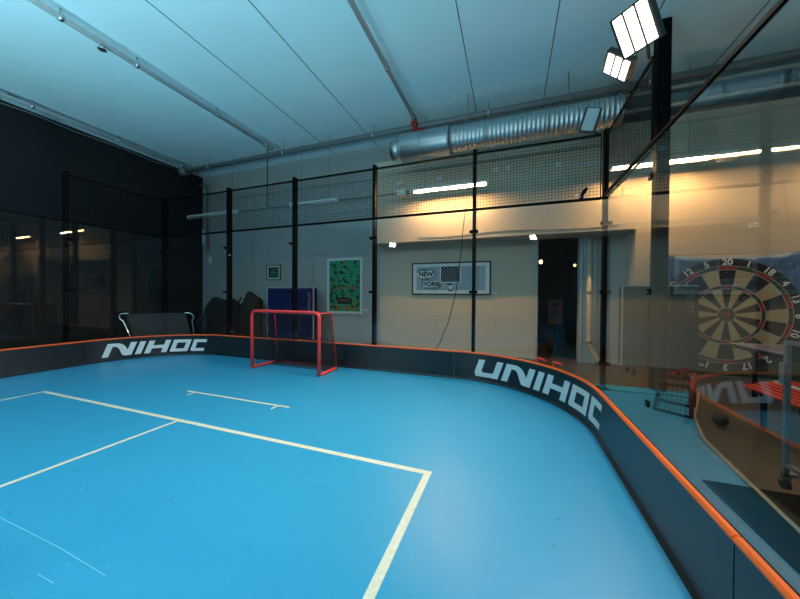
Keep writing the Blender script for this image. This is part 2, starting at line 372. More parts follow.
# ------------------------------------------------------------------ glass fence
def post(x, y, ax, label, ztop=4.13, big=False):
    """steel post: long side of its section runs along ax"""
    t = thing('fence_post', label, 'post', (x, y, 0), 'black fence posts')
    w, d = (.028, .062) if not big else (.04, .08)
    hx, hy = (w, d) if ax == 'y' else (d, w)
    b = MB(); b.box(x - hx, x + hx, y - hy, y + hy, .012, ztop); b.build('upright', M['steel'], t)
    b = MB(); b.box(x - hx - .05, x + hx + .05, y - hy - .02, y + hy + .05, .0065, .018); b.build('foot_plate', M['steel'], t)
    b = MB(); b.box(x - hx - .003, x + hx + .003, y - hy - .003, y + hy + .003, ztop, ztop + .012); b.build('cap', M['rub'], t)
    for z in (.42, 1.55, 2.64):
        b = MB()
        if ax == 'y': b.box(x - .075, x + .075, y - hy - .055, y - hy, z - .025, z + .025)
        elif x > 0: b.box(x - hx - .055, x - hx, y - .075, y + .075, z - .025, z + .025)
        else: b.box(x + hx, x + hx + .055, y - .075, y + .075, z - .025, z + .025)
        b.build('clip', M['steel'], t)
    return t
XB = [-6.64, -4.64, -2.64, -.64, 1.40]
PL = ['black fence post left of the small square picture', 'black fence post crossing the navy folded table', 'black fence post right of the green picture', 'black fence post crossing the right part of the wide picture', 'black corner fence post at the right end of the back fence']
for x, l in zip(XB, PL): post(x, YF + .085, 'y', l)
post(XGL - .03, YF + .085, 'y', 'dark corner fence post before the black wall')
b = MB(); b.box(2.12, 2.29, 5.86, 6.03, .0065, ZC - .001)
o = b.build('steel_column', M['steel']); tag(o, 'broad black column beyond the right glass reaching up past the floodlights', 'column')
for z, l in ((.38, 'low black clip on the joint of the right glass panels'), (1.53, 'black clip at eye level on the joint of the right glass panels'), (2.70, 'upper black clip on the joint of the right glass panels')):
    t = thing('glass_clip', l, 'clip', (XGR, 3.80, z), 'clips on the right glass joint')
    for sx in (-1, 1):
        b = MB(); b.box(XGR + sx * .006 - .005, XGR + sx * .006 + .005, 3.765, 3.835, z - .03, z + .03); cp = b.build('plate', M['steel'], t)
        b = MB(); b.cyl((XGR + sx * .011, 3.80, z), (XGR + sx * .016, 3.80, z), .009, 8); b.build('bolt', M['chrome'], cp)
post(1.445, 1.90, 'x', 'black fence post nearest on the right side of the court', ZG + .02)
for y, l in ((3.72, 'dark fence post on the left side near the black wall'), (1.72, 'dark fence post at the left edge of the view'), (-.28, 'dark left side fence post level with the camera')):
    post(XGL - .075, y, 'x', l)

def panel(axis, c, a0, a1, label):
    """glass sheet with its black top rail, in the plane axis = c, from a0 to a1"""
    mid = (a0 + a1) / 2
    t = thing('glass_screen', label, 'glass screen', (mid, c, .03) if axis == 'y' else (c, mid, .03), 'clear glass fence panels')
    def bx(b, lo, hi, z0, z1, th, off=0):
        if axis == 'y': b.box(lo, hi, c - th + off, c + th + off, z0, z1)
        else: b.box(c - th + off, c + th + off, lo, hi, z0, z1)
    g = .006
    b = MB(); bx(b, a0 + g, a1 - g, .02, ZG - .035, .004); b.build('pane', M['glass'], t)
    b = MB(); bx(b, a0 + g, a1 - g, ZG - .035, ZG - .002, .014); b.build('top_rail', M['steel'], t)
    b = MB(); bx(b, a0 + g, a1 - g, .0065, .02, .012); b.build('bottom_channel', M['steel'], t)
    return t
def mesh_panel(axis, c, a0, a1, label):
    mid = (a0 + a1) / 2
    t = thing('wire_fence', label, 'mesh panel', (mid, c, ZG) if axis == 'y' else (c, mid, ZG), 'black wire mesh panels above the glass')
    def bx(b, lo, hi, z0, z1, th):
        if axis == 'y': b.box(lo, hi, c - th, c + th, z0, z1)
        else: b.box(c - th, c + th, lo, hi, z0, z1)
    b = MB(); bx(b, a0 + .006, a1 - .006, ZM - .03, ZM, .015); b.build('top_rail', M['steel'], t)
    b = MB(); bx(b, a0 + .006, a1 - .006, ZG, ZG + .012, .015); b.build('bottom_rail', M['steel'], t)
    b = MB(); s = .05; w = .0022; k = int((a1 - a0 - .02) / s)
    for i in range(k + 1):
        a = a0 + .012 + i * s; bx(b, a - w, a + w, ZG + .012, ZM - .03, w)
    z = ZG + .012 + s
    while z < ZM - .04:
        bx(b, a0 + .012, a1 - .012, z - w, z + w, w * .9); z += s
    b.build('wire_mesh', M['steel'], t)
    for a in (a0 + .008, a1 - .008):
        b = MB(); bx(b, a - .006, a + .006, ZG + .012, ZM - .03, .012); b.build('end_bar', M['steel'], t)
    return t
XP = [XGL + .02] + XB[:-1] + [XGR + .0]
GL = ['clear glass panel in the far left corner behind the mesh rebounder', 'clear glass panel behind the left part of the red goal', 'clear glass panel with the green picture seen through it', 'clear glass panel with most of the wide picture seen through it', 'clear glass panel with the dark doorway seen through it']
ML = ['wire mesh panel in the far left corner', 'wire mesh panel above the small square picture', 'wire mesh panel above the green picture', 'wire mesh panel in front of the glowing strip light', 'wire mesh panel under the switched-off floodlight']
for i in range(5):
    panel('y', YF, XP[i], XP[i + 1], GL[i]); mesh_panel('y', YF + .02, XP[i], XP[i + 1], ML[i])
panel('x', XGR, 3.80, YF - .02, 'clear glass panel on the right between the corner post and the joint')
panel('x', XGR, 1.90, 3.80, 'clear glass panel on the right with the dartboard banner seen through it')
panel('x', XGR, -.10, 1.90, 'clear glass panel on the right nearest the camera')
mesh_panel('x', XGR + .08, 4.0, YF + .01, 'wire mesh panel on the right beside the lit floodlights')
panel('x', XGL, 3.72, YF - .02, 'clear glass panel on the left nearest the far corner')
panel('x', XGL, 1.72, 3.72, 'clear glass panel at the left edge of the view')
panel('x', XGL, -.28, 1.72, 'clear glass panel on the left level with the camera')
mesh_panel('x', XGL - .04, 3.72, YF + .01, 'wire mesh panel high before the black wall')
t = thing('rail_clamp', 'small dark clamp with a pale tip on the glass rail near the corner post', 'clamp', (1.0, YF, ZG))
b = MB(); b.box(1.03, 1.08, YF - .022, YF + .042, ZG + .0125, ZG + .05); b.tube([(1.05, YF, ZG + .05), (1.08, YF - .03, ZG + .10), (1.12, YF - .06, ZG + .16)], [.02, .032, .02], 8); b.build('body', M['steel'], t)
b = MB(); b.ball((.97, YF - .05, ZG + .05), .022, 10); b.cyl((.97, YF - .05, ZG + .05), (1.04, YF - .02, ZG + .035), .008, 6); b.build('tip', M['fwhite'], t)
b = MB(); b.tube([(-.80, YF + .05, 3.09), (-.82, YF + .055, 2.9), (-.85, YF + .05, 2.6), (-.90, YF + .05, 2.0), (-.97, YF + .05, 1.5), (-1.1, YF + .05, .98), (-1.25, YF + .05, .6), (-1.40, YF + .05, .35), (-1.6, YF + .05, .02)], .008, 6)
tag(b.build('hanging_cable', M['rub']), 'thin black cable hanging from the glass rail across the wide picture', 'cable')

# ------------------------------------------------------------------ rink boards
def bpt(s):
    """arc length along the boards -> point, inward normal"""
    a = YB - RC + 3; q = pi / 2 * RC; L = XR - XL - 2 * RC
    if s < a: return Vector((XL, -3 + s, 0)), Vector((1, 0, 0))
    s -= a
    if s < q:
        w = s / RC; return Vector((XL + RC - RC * cos(w), YB - RC + RC * sin(w), 0)), Vector((cos(w), -sin(w), 0))
    s -= q
    if s < L: return Vector((XL + RC + s, YB, 0)), Vector((0, -1, 0))
    s -= L
    if s < q:
        w = s / RC; return Vector((XR - RC + RC * sin(w), YB - RC + RC * cos(w), 0)), Vector((-sin(w), -cos(w), 0))
    s -= q
    return Vector((XR, YB - RC - s, 0)), Vector((-1, 0, 0))
A1 = YB - RC + 3; Q = pi / 2 * RC; LB = XR - XL - 2 * RC
def sweep(b, s0, s1, prof, step):
    n = max(1, int(round((s1 - s0) / step))); k = len(prof); rings = []
    for i in range(n + 1):
        p, nn = bpt(min(max(s0 + (s1 - s0) * i / n, s0 + 1e-6), s1 - 1e-6))
        rings.append(b.add([p + nn * o + Vector((0, 0, z)) for o, z in prof]))
    for i in range(n):
        for j in range(k): b.face([rings[i] + j, rings[i] + (j + 1) % k, rings[i + 1] + (j + 1) % k, rings[i + 1] + j])
    b.face([rings[0] + j for j in range(k)]); b.face([rings[-1] + j for j in range(k)][::-1])
def letters(word):
    """slanted block lettering as convex quads, unit = cap height"""
    t = .44; h = .25; out = []; x = 0; gap = .24
    def q(x0, y0, x1, y1): out.append([(x + x0, y0), (x + x1, y0), (x + x1, y1), (x + x0, y1)])
    for ch in word:
        if ch == 'U':
            w = 1.72; q(0, .26, t, 1); q(w - t, .26, w, 1)
            out.append([(x + .16, 0), (x + w, 0), (x + w, .26), (x, .26)])
            out.append([(x + t, .26), (x + t + .1, .26), (x + t, .36), (x + t, .34)])
        elif ch == 'N':
            w = 2.05; q(0, 0, t, .74); out.append([(x, .74), (x + .62, .74), (x + .55, 1), (x, 1)])
            up = [(.55, 1), (.85, .97), (1.15, .85), (1.42, .64), (w - t, .42), (w - t, .42)]
            lo = [(.62, .74), (.82, .68), (1.0, .52), (1.22, .24), (1.42, .04), (w - t, 0)]
            for i in range(5): out.append([(x + lo[i][0], lo[i][1]), (x + lo[i + 1][0], lo[i + 1][1]), (x + up[i + 1][0], up[i + 1][1]), (x + up[i][0], up[i][1])])
            q(w - t, 0, w, 1)
        elif ch == 'I': w = t; q(0, 0, t, 1)
        elif ch == 'H': w = 1.72; q(0, 0, t, 1); q(w - t, 0, w, 1); q(t, .37, w - t, .62)
        elif ch == 'O':
            w = 1.55; q(0, .08, .40, 1); q(w - .40, 0, w, .92)
            out.append([(x + .1, 0), (x + w - .40, 0), (x + w - .40, h), (x + .0, h)][:4]); q(.40, 1 - h, w - .02, 1)
            out.append([(x + .0, .08), (x + .1, 0), (x + .40, 0), (x + .40, .08)])
        elif ch == 'C':
            w = 1.30; q(0, .08, .40, 1); q(.1, 0, w, h); q(.40, 1 - h, w, 1)
        x += w + gap
    return out, x - gap
def board_letters(word, s0, s1, z0, z1, par):
    qs, W = letters(word); hh = z1 - z0; sl = .42
    sx = (s1 - s0) / (W + sl)
    b = MB()
    for q in qs:
        (x0, y0), (x1, y1), (x2, y2), (x3, y3) = q
        n = max(1, int(math.ceil((max(x1, x2) - min(x0, x3)) * sx / .06)))
        for i in range(n):
            f0 = i / n; f1 = (i + 1) / n
            P4 = [(x0 + (x1 - x0) * f0, y0 + (y1 - y0) * f0), (x0 + (x1 - x0) * f1, y0 + (y1 - y0) * f1), (x3 + (x2 - x3) * f1, y3 + (y2 - y3) * f1), (x3 + (x2 - x3) * f0, y3 + (y2 - y3) * f0)]
            pts = []
            for off in (.0125, .0145):
                for (x, y) in P4:
                    p, nn = bpt(s0 + (x + sl * y) * sx); pts.append(p + nn * off + Vector((0, 0, z0 + y * hh)))
            b.hexa(pts)
    return b.build('lettering', M['letter'], par)
def board(s0, s1, label, word=None):
    g = .004; pm, _ = bpt((s0 + s1) / 2)
    t = thing('rink_board', label, 'rink board', (pm.x, pm.y, .007), 'black rink boards with orange rail')
    curved = (s0 >= A1 - .01 and s1 <= A1 + Q + .01) or (s0 >= A1 + Q + LB - .01 and s1 <= A1 + 2 * Q + LB + .01)
    st = .09 if curved else 10
    b = MB(); sweep(b, s0 + g, s1 - g, [(.011, .010), (.011, .478), (-.006, .478), (-.006, .010)], st); pn = b.build('panel', M['board'], t)
    b = MB(); sweep(b, s0 + g, s1 - g, [(-.0065, .03), (-.0065, .475), (-.012, .475), (-.012, .03)], st); bk = b.build('back_sheet', M['boardback'], t)
    b = MB(); sweep(b, s0 + g, s1 - g, [(.018, .478), (.020, .490), (.010, .503), (-.010, .503), (-.020, .490), (-.018, .478)], st); b.build('top_rail', M['orange'], t)
    b = MB(); sweep(b, s0 + g, s1 - g, [(.011, .0075), (.034, .0075), (.034, .014), (.013, .040), (.011, .040)], st); b.build('inner_foot', M['board'], t)
    b = MB(); sweep(b, s0 + g, s1 - g, [(-.012, .0075), (-.045, .0075), (-.045, .02), (-.03, .04), (-.012, .04)], st); b.build('outer_foot', M['strip'], t)
    n = max(2, int((s1 - s0) / 1.0))
    for i in range(n):
        s = s0 + (s1 - s0) * (i + .5) / n; b = MB()
        sweep(b, s - .02, s + .02, [(-.012, .045), (-.07, .045), (-.03, .474), (-.012, .474)], 1); b.build('brace', M['boardback'], bk)
    if word: board_letters(word[0], word[1], word[2], word[3], word[4], pn)
    return t
B2 = A1 + Q + LB
board(.6, 2.6, 'black rink board on the left side level with the camera')
board(2.6, 4.6, 'black rink board on the left side, straight, just out of the left edge')
board(4.6, A1, 'straight black rink board at the left edge of the picture')
board(A1, A1 + Q, 'curved black rink board reading NIHOC in the far left corner', ('NIHOC', 6.915, 8.95, .10, .385))
board(A1 + Q, A1 + Q + LB / 2, 'straight black rink board behind the red goal')
board(A1 + Q + LB / 2, B2, 'straight black rink board between the goal and the UNIHOC corner')
board(B2, B2 + Q, 'curved black rink board reading UNIHOC in the right corner', ('UNIHOC', 15.31, 17.92, .10, .39))
board(B2 + Q, B2 + Q + 2, 'straight rink board on the right, nearest the camera')
board(B2 + Q + 2, B2 + Q + 4, 'straight rink board on the right beside the camera, out of view')

# ------------------------------------------------------------------ red goal
def arc(c, r, a0, a1, n, ex, ez):
    return [Vector(c) + Vector(ex) * (r * cos(a0 + (a1 - a0) * i / n)) + Vector(ez) * (r * sin(a0 + (a1 - a0) * i / n)) for i in range(n + 1)]
gl = Vector((-4.86, 4.70, .007)); gr = Vector((-3.23, 4.63, .007)); gh = 1.18; rt = .03
t = thing('floorball_goal', 'red tubular goal with a black net before the back boards', 'goal', (-4.05, 4.9, .007))
ux = (gr - gl).normalized(); uy = Vector((-ux.y, ux.x, 0)); Z = Vector((0, 0, 1))
L = (gr - gl).length; rc = .10
def G(a, d, z): return gl + ux * a + uy * d + Z * z
b = MB()
pth = [G(0, 0, .03)] + arc(G(rc, 0, gh - rt - rc), rc, pi, pi / 2, 8, ux, Z) + arc(G(L - rc, 0, gh - rt - rc), rc, pi / 2, 0, 8, ux, Z) + [G(L, 0, .03)]
b.tube(pth, rt, 14); b.build('front_frame', M['red'], t)
D = .62; Dt = .46
b = MB(); pb = [G(0, 0, .03), G(.03, D - .06, .03), G(.09, D, .03), G(L - .09, D, .03), G(L - .03, D - .06, .03), G(L, 0, .03)]
b.tube(pb, .027, 12); b.build('base_frame', M['red'], t)
for a0, a1 in ((.02, .20), (L - .02, L - .20)):
    b = MB(); sgn = 1 if a0 < 1 else -1
    b.tube([G(a0, .02, gh - .05), G(a0 + sgn * .05, Dt, gh - .05), G(a0 + sgn * .06, Dt + .04, gh - .08), G(a0 + sgn * .03, D, .04)], .013, 8); b.build('rear_brace', M['red'], t)
b = MB(); w = .0045
def gridnet(b, P00, P10, P01, P11, nu, nv, sag=.0, nrm=Vector((0, 0, 0))):
    f = lambda u, v: (P00 * (1 - u) * (1 - v) + P10 * u * (1 - v) + P01 * (1 - u) * v + P11 * u * v) + nrm * (sag * sin(pi * u) * sin(pi * v))
    for i in range(nu + 1): b.tube([f(i / nu, k / 8) for k in range(9)], w, 3, caps=False)
    for j in range(nv + 1): b.tube([f(k / 10, j / nv) for k in range(11)], w, 3, caps=False)
gridnet(b, G(.04, D - .02, .05), G(L - .04, D - .02, .05), G(.06, Dt, gh - .07), G(L - .06, Dt, gh - .07), 34, 24, -.10, uy)
gridnet(b, G(.0, .0, .06), G(.04, D - .02, .05), G(.03, .0, gh - .08), G(.06, Dt, gh - .07), 13, 24, .03, ux)
gridnet(b, G(L, .0, .06), G(L - .04, D - .02, .05), G(L - .03, .0, gh - .08), G(L - .06, Dt, gh - .07), 13, 24, -.03, ux)
gridnet(b, G(.06, 0, gh - .05), G(L - .06, 0, gh - .05), G(.06, Dt, gh - .06), G(L - .06, Dt, gh - .06), 34, 10, -.06, Z)
gn = b.build('net', M['net'], t)
b = MB(); gridnet(b, G(.1, D - .25, .02), G(L - .1, D - .25, .02), G(.05, D - .03, .06), G(L - .05, D - .03, .06), 40, 7, .05, Z); b.build('net_skirt', M['net'], gn)

# chrome rebounder in the far left corner
p0 = Vector((-8.80, 4.56, .007)); p1 = Vector((-7.70, 5.46, .007)); d = (p1 - p0).normalized(); nn = Vector((d.y, -d.x, 0))
def sh(q): return Vector(q) + d * (.24 * (1 - (Vector(q).z - .007)))
t = thing('mesh_rebounder', 'chrome-framed black mesh rebounder behind the NIHOC board', 'rebounder', (-8.25, 5.05, .007))
for pp, sg in ((p0, 1), (p1, -1)):
    b = MB(); c = pp + Z * .88
    b.tube([sh(q) for q in (pp + d * (sg * .10) + Z * .02, pp + d * (sg * .04) + Z * .5, pp + d * (sg * .0) + Z * .82, pp - d * (sg * .045) + Z * .86, pp - d * sg * .05 + Z * .93, pp - d * sg * .01 + Z * .985, pp + d * (sg * .08) + Z * 1.0, pp + d * sg * .16 + Z * .99)], .016, 10)
    b.build('frame_loop', M['chrome'], t)
    b = MB(); q = pp + d * (sg * .10 + .235); b.tube([q + nn * .0 + Z * .02, q + nn * .20 + Z * .02], .016, 8); b.build('foot', M['chrome'], t)
b = MB(); b.tube([sh(p0 + d * .14 + Z * .99), sh(p1 - d * .14 + Z * .99)], .012, 8); b.build('top_bar', M['rub'], t)
b = MB(); b.tube([sh(p0 + d * .10 + Z * .10), sh(p1 - d * .10 + Z * .10)], .012, 8); b.build('bottom_bar', M['rub'], t)
b = MB(); w = .0045
gridnet(b, sh(p0 + d * .12 + Z * .10), sh(p1 - d * .12 + Z * .10), sh(p0 + d * .12 + Z * .985), sh(p1 - d * .12 + Z * .985), 40, 26)
b.build('mesh_sheet', M['weave'], t)
w = .0016

# ------------------------------------------------------------------ floodlights
def look(c, tgt):
    z = (Vector(c) - Vector(tgt)).normalized(); x = Vector((0, 0, 1)).cross(z).normalized(); y = z.cross(x)
    return Matrix((x, y, z)).transposed()
def flood(c, tgt, wd, hg, label, lm, cells=3, power=0, roll=0., energy_col=(1, .96, .9), arm=None, spread=100):
    t = thing('floodlight', label, 'floodlight', c, 'floodlights on the fence')
    R = look(c, tgt) @ Matrix.Rotation(roll, 3, 'Z'); c = Vector(c)
    # local -Z faces the target side: the lamp face is at +z toward target reversed
    f = -1
    b = MB(); b.obox(c + R @ Vector((0, 0, .05)), (wd + .04, hg + .04, .07), R)
    hs = b.build('housing', M['lamp'], t)
    cw = wd / cells
    for i in range(cells):
        x = -wd / 2 + cw * (i + .5)
        b = MB(); b.obox(c + R @ Vector((x, 0, .012)), (cw - .028, hg, .012), R); b.build('led_cell', lm, t)
    for k in range(5):
        b = MB(); b.obox(c + R @ Vector((-wd / 2 + wd * (k + .5) / 5, 0, .11)), (.01, hg * .9, .06), R); b.build('cooling_fin', M['lamp'], hs)
    if arm:
        b = MB(); b.tube([c + R @ Vector((0, 0, .09))] + [Vector(a) for a in arm], .016, 8); b.build('bracket', M['lamp'], t)
    if power:
        L = bpy.data.lights.new('flood_light', 'AREA'); L.shape = 'RECTANGLE'; L.size = wd; L.size_y = hg; L.energy = power; L.color = energy_col; L.spread = radians(spread)
        lo = bpy.data.objects.new('flood_lamp', L); C.objects.link(lo); lo.parent = t
        lo.location = R @ Vector((0, 0, -.02)); lo.rotation_euler = R.to_euler()
    return t
PW = 74; PWR = 45; PWU = 235
flood((1.22, 3.97, 4.36), (-2.0, 1.6, 1.2), .36, .40, 'glaring floodlight, the upper and larger of the two lit ones', M['ledhot'], 3, PW, .1, (1, .93, .80), [(1.36, 4.04, 4.30), (1.39, 4.06, 4.07)])
flood((1.22, 4.58, 4.38), (-3.8, 3.3, .3), .34, .24, 'floodlight with three white cells below the glaring one', M['led'], 3, PW * .6, 1.15, (1, .96, .88), [(1.37, 4.7, 4.35), (1.39, 4.62, 4.07)])
flood((1.16, 5.60, 4.30), (.75, 3.0, 3.9), .20, .32, 'switched-off floodlight with a grey face on the back fence corner', M['lampglass'], 1, 0, .3, arm=[(1.2, 5.68, 4.2), (1.28, 5.66, 4.06)])
for x, lab in ((1.0, 'lit floodlight behind the camera on the right'), (-6.4, 'lit floodlight behind the camera on the left')):
    flood((x, -5.0, 4.4), (-3.4, -.4, .6), .30, .22, lab, M['led'], 3, PWR, 0, (1, .97, .92), [(x, -5.36, 4.38)])
    t = thing('lamp_stand', lab.replace('lit floodlight', 'tall black stand of the floodlight'), 'stand', (x, -5.32, 0))
    b = MB(); b.cyl((x, -5.36, .02), (x, -5.36, 4.38), .035, 10); b.build('pole', M['steel'], t)
    b = MB(); b.cyl((x, -5.36, .007), (x, -5.36, .03), .3, 20); b.build('base', M['steel'], t)

# added fill lamps on low stands, unseen behind the camera, to brighten the ceiling
for x, y, lab in ((-7.0, -1.5, 'added ceiling fill lamp behind the camera on the far left'), (-4.0, -1.55, 'added ceiling fill lamp behind the camera in the middle'), (-.6, -1.6, 'added ceiling fill lamp behind the camera on the right')):
    t = thing('fill_uplight', lab, 'lamp', (x, y, .007), 'added ceiling fill lamps')
    b = MB(); b.cyl((x, y, .007), (x, y, .03), .25, 20); b.build('base', M['lamp'], t)
    b = MB(); b.cyl((x, y, .03), (x, y, 1.5), .025, 10); b.build('pole', M['lamp'], t)
    b = MB(); b.tube([(x, y, 1.48), (x, y, 1.5), (x, y, 1.62)], [.05, .24, .30], 20); b.build('shade', M['lamp'], t)
    L = bpy.data.lights.new('fill_light', 'AREA'); L.shape = 'DISK'; L.size = .5; L.energy = PWU; L.color = (.52, .94, 1); L.spread = radians(160)
    lo = bpy.data.objects.new('fill_lamp', L); C.objects.link(lo); lo.parent = t; lo.location = (0, 0, 1.615); lo.rotation_euler = (radians(180), 0, 0)

# ------------------------------------------------------------------ things along the back wall
def picture(x0, x1, z0, z1, yw, fw, fm, label, name='framed_picture'):
    t = thing(name, label, 'picture', ((x0 + x1) / 2, yw - .001, z0))
    y0 = yw - .04
    b = MB(); b.box(x0, x1, y0, yw - .001, z0, z0 + fw); b.box(x0, x1, y0, yw - .001, z1 - fw, z1); b.box(x0, x0 + fw, y0, yw - .001, z0 + fw, z1 - fw); b.box(x1 - fw, x1, y0, yw - .001, z0 + fw, z1 - fw)
    b.build('frame', fm, t)
    return t, y0 + .015
# green picture
t, yp = picture(-5.34, -4.13, .93, 2.61, YW, .07, M['fwhite'], 'tall white-framed green abstract picture on the grey wall')
b = MB(); x0, x1, z0, z1 = -5.27, -4.20, 1.0, 2.54
b.box(x0, x1, yp, YW - .002, z0, z1)
rr = random.Random(3)
for k in range(190):
    w_ = rr.uniform(.02, .16); h_ = rr.uniform(.02, .12); x = rr.uniform(x0, x1 - w_); z = rr.uniform(z0, z1 - h_)
    b.mi = rr.choice([1, 1, 1, 2, 2, 1, 2, 1, 4 if z > 1.4 else 3, 6 if rr.random() < .6 else 2, 3 if z < 1.7 or x > -4.4 else 1, 5 if z < 1.3 else 2])
    b.box(x, x + w_, yp - .001 - .00001 * k, yp, z, z + h_)
b.mi = 4; b.box(-4.98, -4.48, yp - .005, yp, 1.22, 1.40); b.box(-5.04, -4.55, yp - .0055, yp, 1.33, 1.42)
b.mi = 3
for k in range(7): b.box(-4.9 + .05 * k, -4.87 + .05 * k, yp - .006, yp, 1.3, 1.36)
b.build('print', [M['g1'], M['g2'], M['g3'], M['g4'], M['g5'], M['g6'], M['g7']], t)
b = MB(); b.box(-4.10, -3.98, YW - .008, YW - .001, 1.03, 1.07); tag(b.build('label_card', M['fwhite']), 'small white label card beside the green picture', 'card')
# small square picture
t, yp = picture(-7.73, -7.15, 1.98, 2.48, YW, .025, M['fblack'], 'small square dark green picture with a white mount')
b = MB(); b.box(-7.705, -7.175, yp, YW - .002, 2.005, 2.455); b.mi = 1; b.box(-7.655, -7.225, yp - .002, yp, 2.05, 2.41); b.mi = 2; b.box(-7.5, -7.38, yp - .003, yp, 2.13, 2.16); b.box(-7.56, -7.32, yp - .003, yp, 2.2, 2.24); b.box(-7.5, -7.36, yp - .003, yp, 2.28, 2.31)
b.build('print', [M['paper'], M['g2'], M['g1']], t)
# wide NEW YORK picture
t, yp = picture(-2.53, -.47, 1.51, 2.365, 7.9, .035, M['fblack'], 'long black-framed picture reading NEW YORK on the back wall')
b = MB(); b.box(-2.495, -.505, yp, 7.898, 1.545, 2.33); b.mi = 1; b.box(-2.40, -.60, yp - .001, yp, 1.63, 2.25); pr = b.build('print', [M['paper'], M['pin']], t)
b = MB(); y = yp - .004
def disc(b, cx, cz, rx, rz, y, n=24):
    i = b.add([(cx + rx * cos(2 * pi * k / n), y, cz + rz * sin(2 * pi * k / n)) for k in range(n)]); j = b.add([(cx + rx * cos(2 * pi * k / n), yp - .0005, cz + rz * sin(2 * pi * k / n)) for k in range(n)])
    b.face(range(i, i + n)); [b.face([i + k, i + (k + 1) % n, j + (k + 1) % n, j + k]) for k in range(n)]
b.mi = 0; disc(b, -2.20, 2.06, .20, .15, y); disc(b, -2.04, 2.07, .14, .13, y - .0003); disc(b, -2.10, 1.80, .16, .14, y - .0002); disc(b, -1.93, 1.76, .22, .10, y - .0004)
b.mi = 1; disc(b, -2.23, 2.05, .16, .10, y - .001); disc(b, -2.04, 2.06, .12, .10, y - .0012); b.box(-2.21, -1.80, y - .001, yp, 1.71, 1.88)
b.mi = 2; b.box(-1.73, -1.24, y - .0005, yp, 1.85, 2.25)
b.mi = 1; b.box(-1.76, -1.21, y - .0002, yp - .0002, 1.83, 2.27)
for i in range(10):
    for j in range(8):
        if (i + j) % 2 == 0: disc(b, -1.69 + i * .044, 1.89 + j * .045, .011, .011, y - .002, 8)
b.mi = 0; b.box(-1.85, -1.05, y - .001, yp, 1.683, 1.69); disc(b, -1.47, 1.68, .09, .02, y - .0005); b.mi = 2; disc(b, -1.50, 1.79, .08, .02, y - .0005); disc(b, -1.47, 1.63, .07, .02, y - .001); b.mi = 1; disc(b, -1.47, 1.70, .05, .05, y - .0015)
b.build('plate_motif', [M['inkg'], M['paper'], M['ink']], pr)
b = text_mb('NEW', .17, (-2.14, yp - .009, 2.055), (1, 0, 0), (0, 0, 1), bold=.007); text_mb('YORK', .16, (-1.99, yp - .009, 1.79), (1, 0, 0), (0, 0, 1), mb=b, bold=.007); b.build('lettering', M['ink'], pr)
b = MB()
for k, (z, hh) in enumerate(((2.23, .08), (2.12, .05), (2.04, .07), (1.94, .04), (1.87, .09), (1.75, .05), (1.68, .03))): b.box(-.80, -.77, yp - .003, yp - .001, z - hh, z)
b.build('margin_caption', M['inkg'], pr)
b = MB(); b.box(-.43, -.30, 7.892, 7.899, 1.53, 1.57); tag(b.build('label_card', M['fwhite']), 'small white label card beside the wide NEW YORK picture', 'card')

def folded_table(x0, x1, y, z1, m, label, words, zlow=.16):
    t = thing('folded_table_tennis_table', label, 'table tennis table', ((x0 + x1) / 2, y, .001), 'folded table tennis tables against the back wall')
    b = MB(); b.box(x0, x1, y - .012, y + .012, zlow, z1); fh = b.build('front_half', m, t)
    b = MB(); b.box(x0, x1, y + .14, y + .164, zlow, z1 - .02); b.build('rear_half', m, t)
    b = MB(); e = .018
    b.box(x0, x1, y - .0145, y + .013, z1 - e, z1 + .002); b.box(x0 - .001, x0 + e, y - .014, y + .013, zlow, z1 - e); (m is M['navy']) and b.box(x1 - e, x1 + .001, y - .014, y + .013, zlow, z1 - e); b.build('edge_line', M['tape'], fh)
    for x in (x0 + .18, x1 - .18):
        b = MB(); b.box(x - .02, x + .02, y + .03, y + .07, .1, z1 - .3); b.build('leg_frame', M['grey'], t)
        b = MB(); b.box(x - .02, x + .02, y - .1, y + .26, .09, .13); fb = b.build('foot_bar', M['grey'], t)
        for yy in (y - .08, y + .24):
            b = MB(); b.cyl((x - .015, yy, .05), (x + .015, yy, .05), .048, 14); b.build('castor', M['rub'], fb)
    for (txt, size, x, z, up) in words:
        b = text_mb(txt, size, (x, y - .0155, z), (0, 0, up), (-up, 0, 0)); b.build('lettering', M['tape'] if m is M['navy'] else M['faint'], fh)
    return t
folded_table(-7.18, -5.46, 7.55, 1.71, M['navy'], 'navy folded table tennis table standing behind the red goal', [('ATTORIA.22', .11, -5.62, 1.26, -1)])
folded_table(2.01, 3.17, 6.98, 1.70, M['tgrey'], 'charcoal folded table tennis table partly covering the dartboard banner', [('ELITE', .16, 3.04, 1.36, -1), ('IIIS I //', .10, 2.73, 1.30, -1)])

# dark covered heap and brown bag left of the navy table
def lump(cx, cy, z0, rx, ry, rz, seed, tilt=0., pw=1.0):
    bm = bmesh.new(); bmesh.ops.create_icosphere(bm, subdivisions=4, radius=1)
    rn = random.Random(seed); ph = [rn.uniform(0, 6) for _ in range(6)]
    for v in bm.verts:
        p = v.co.copy()
        k = 1 + .07 * sin(3 * p.x + ph[0]) * sin(4 * p.z + ph[1]) + .05 * sin(7 * p.y + ph[2] + 3 * p.z) + .03 * sin(11 * p.x + ph[3]) * sin(9 * p.z + ph[4])
        z = max(p.z, -.75); z = z if z < 0 else z ** .45
        v.co = Vector((math.copysign(abs(p.x) ** .7, p.x) * k * rx * (1.1 - .22 * z) + tilt * (z + .75) * rz, p.y * k * ry, (z + .75) * rz / 1.75 * (1 + .05 * sin(5 * p.x + ph[5]))))
    b = MB(); b.frombm(bm, True, Matrix.Translation((cx, cy, z0))); return b
t = thing('covered_heap', 'black cloth-covered heap against the grey wall left of the navy table', 'heap', (-9.0, 7.5, 0))
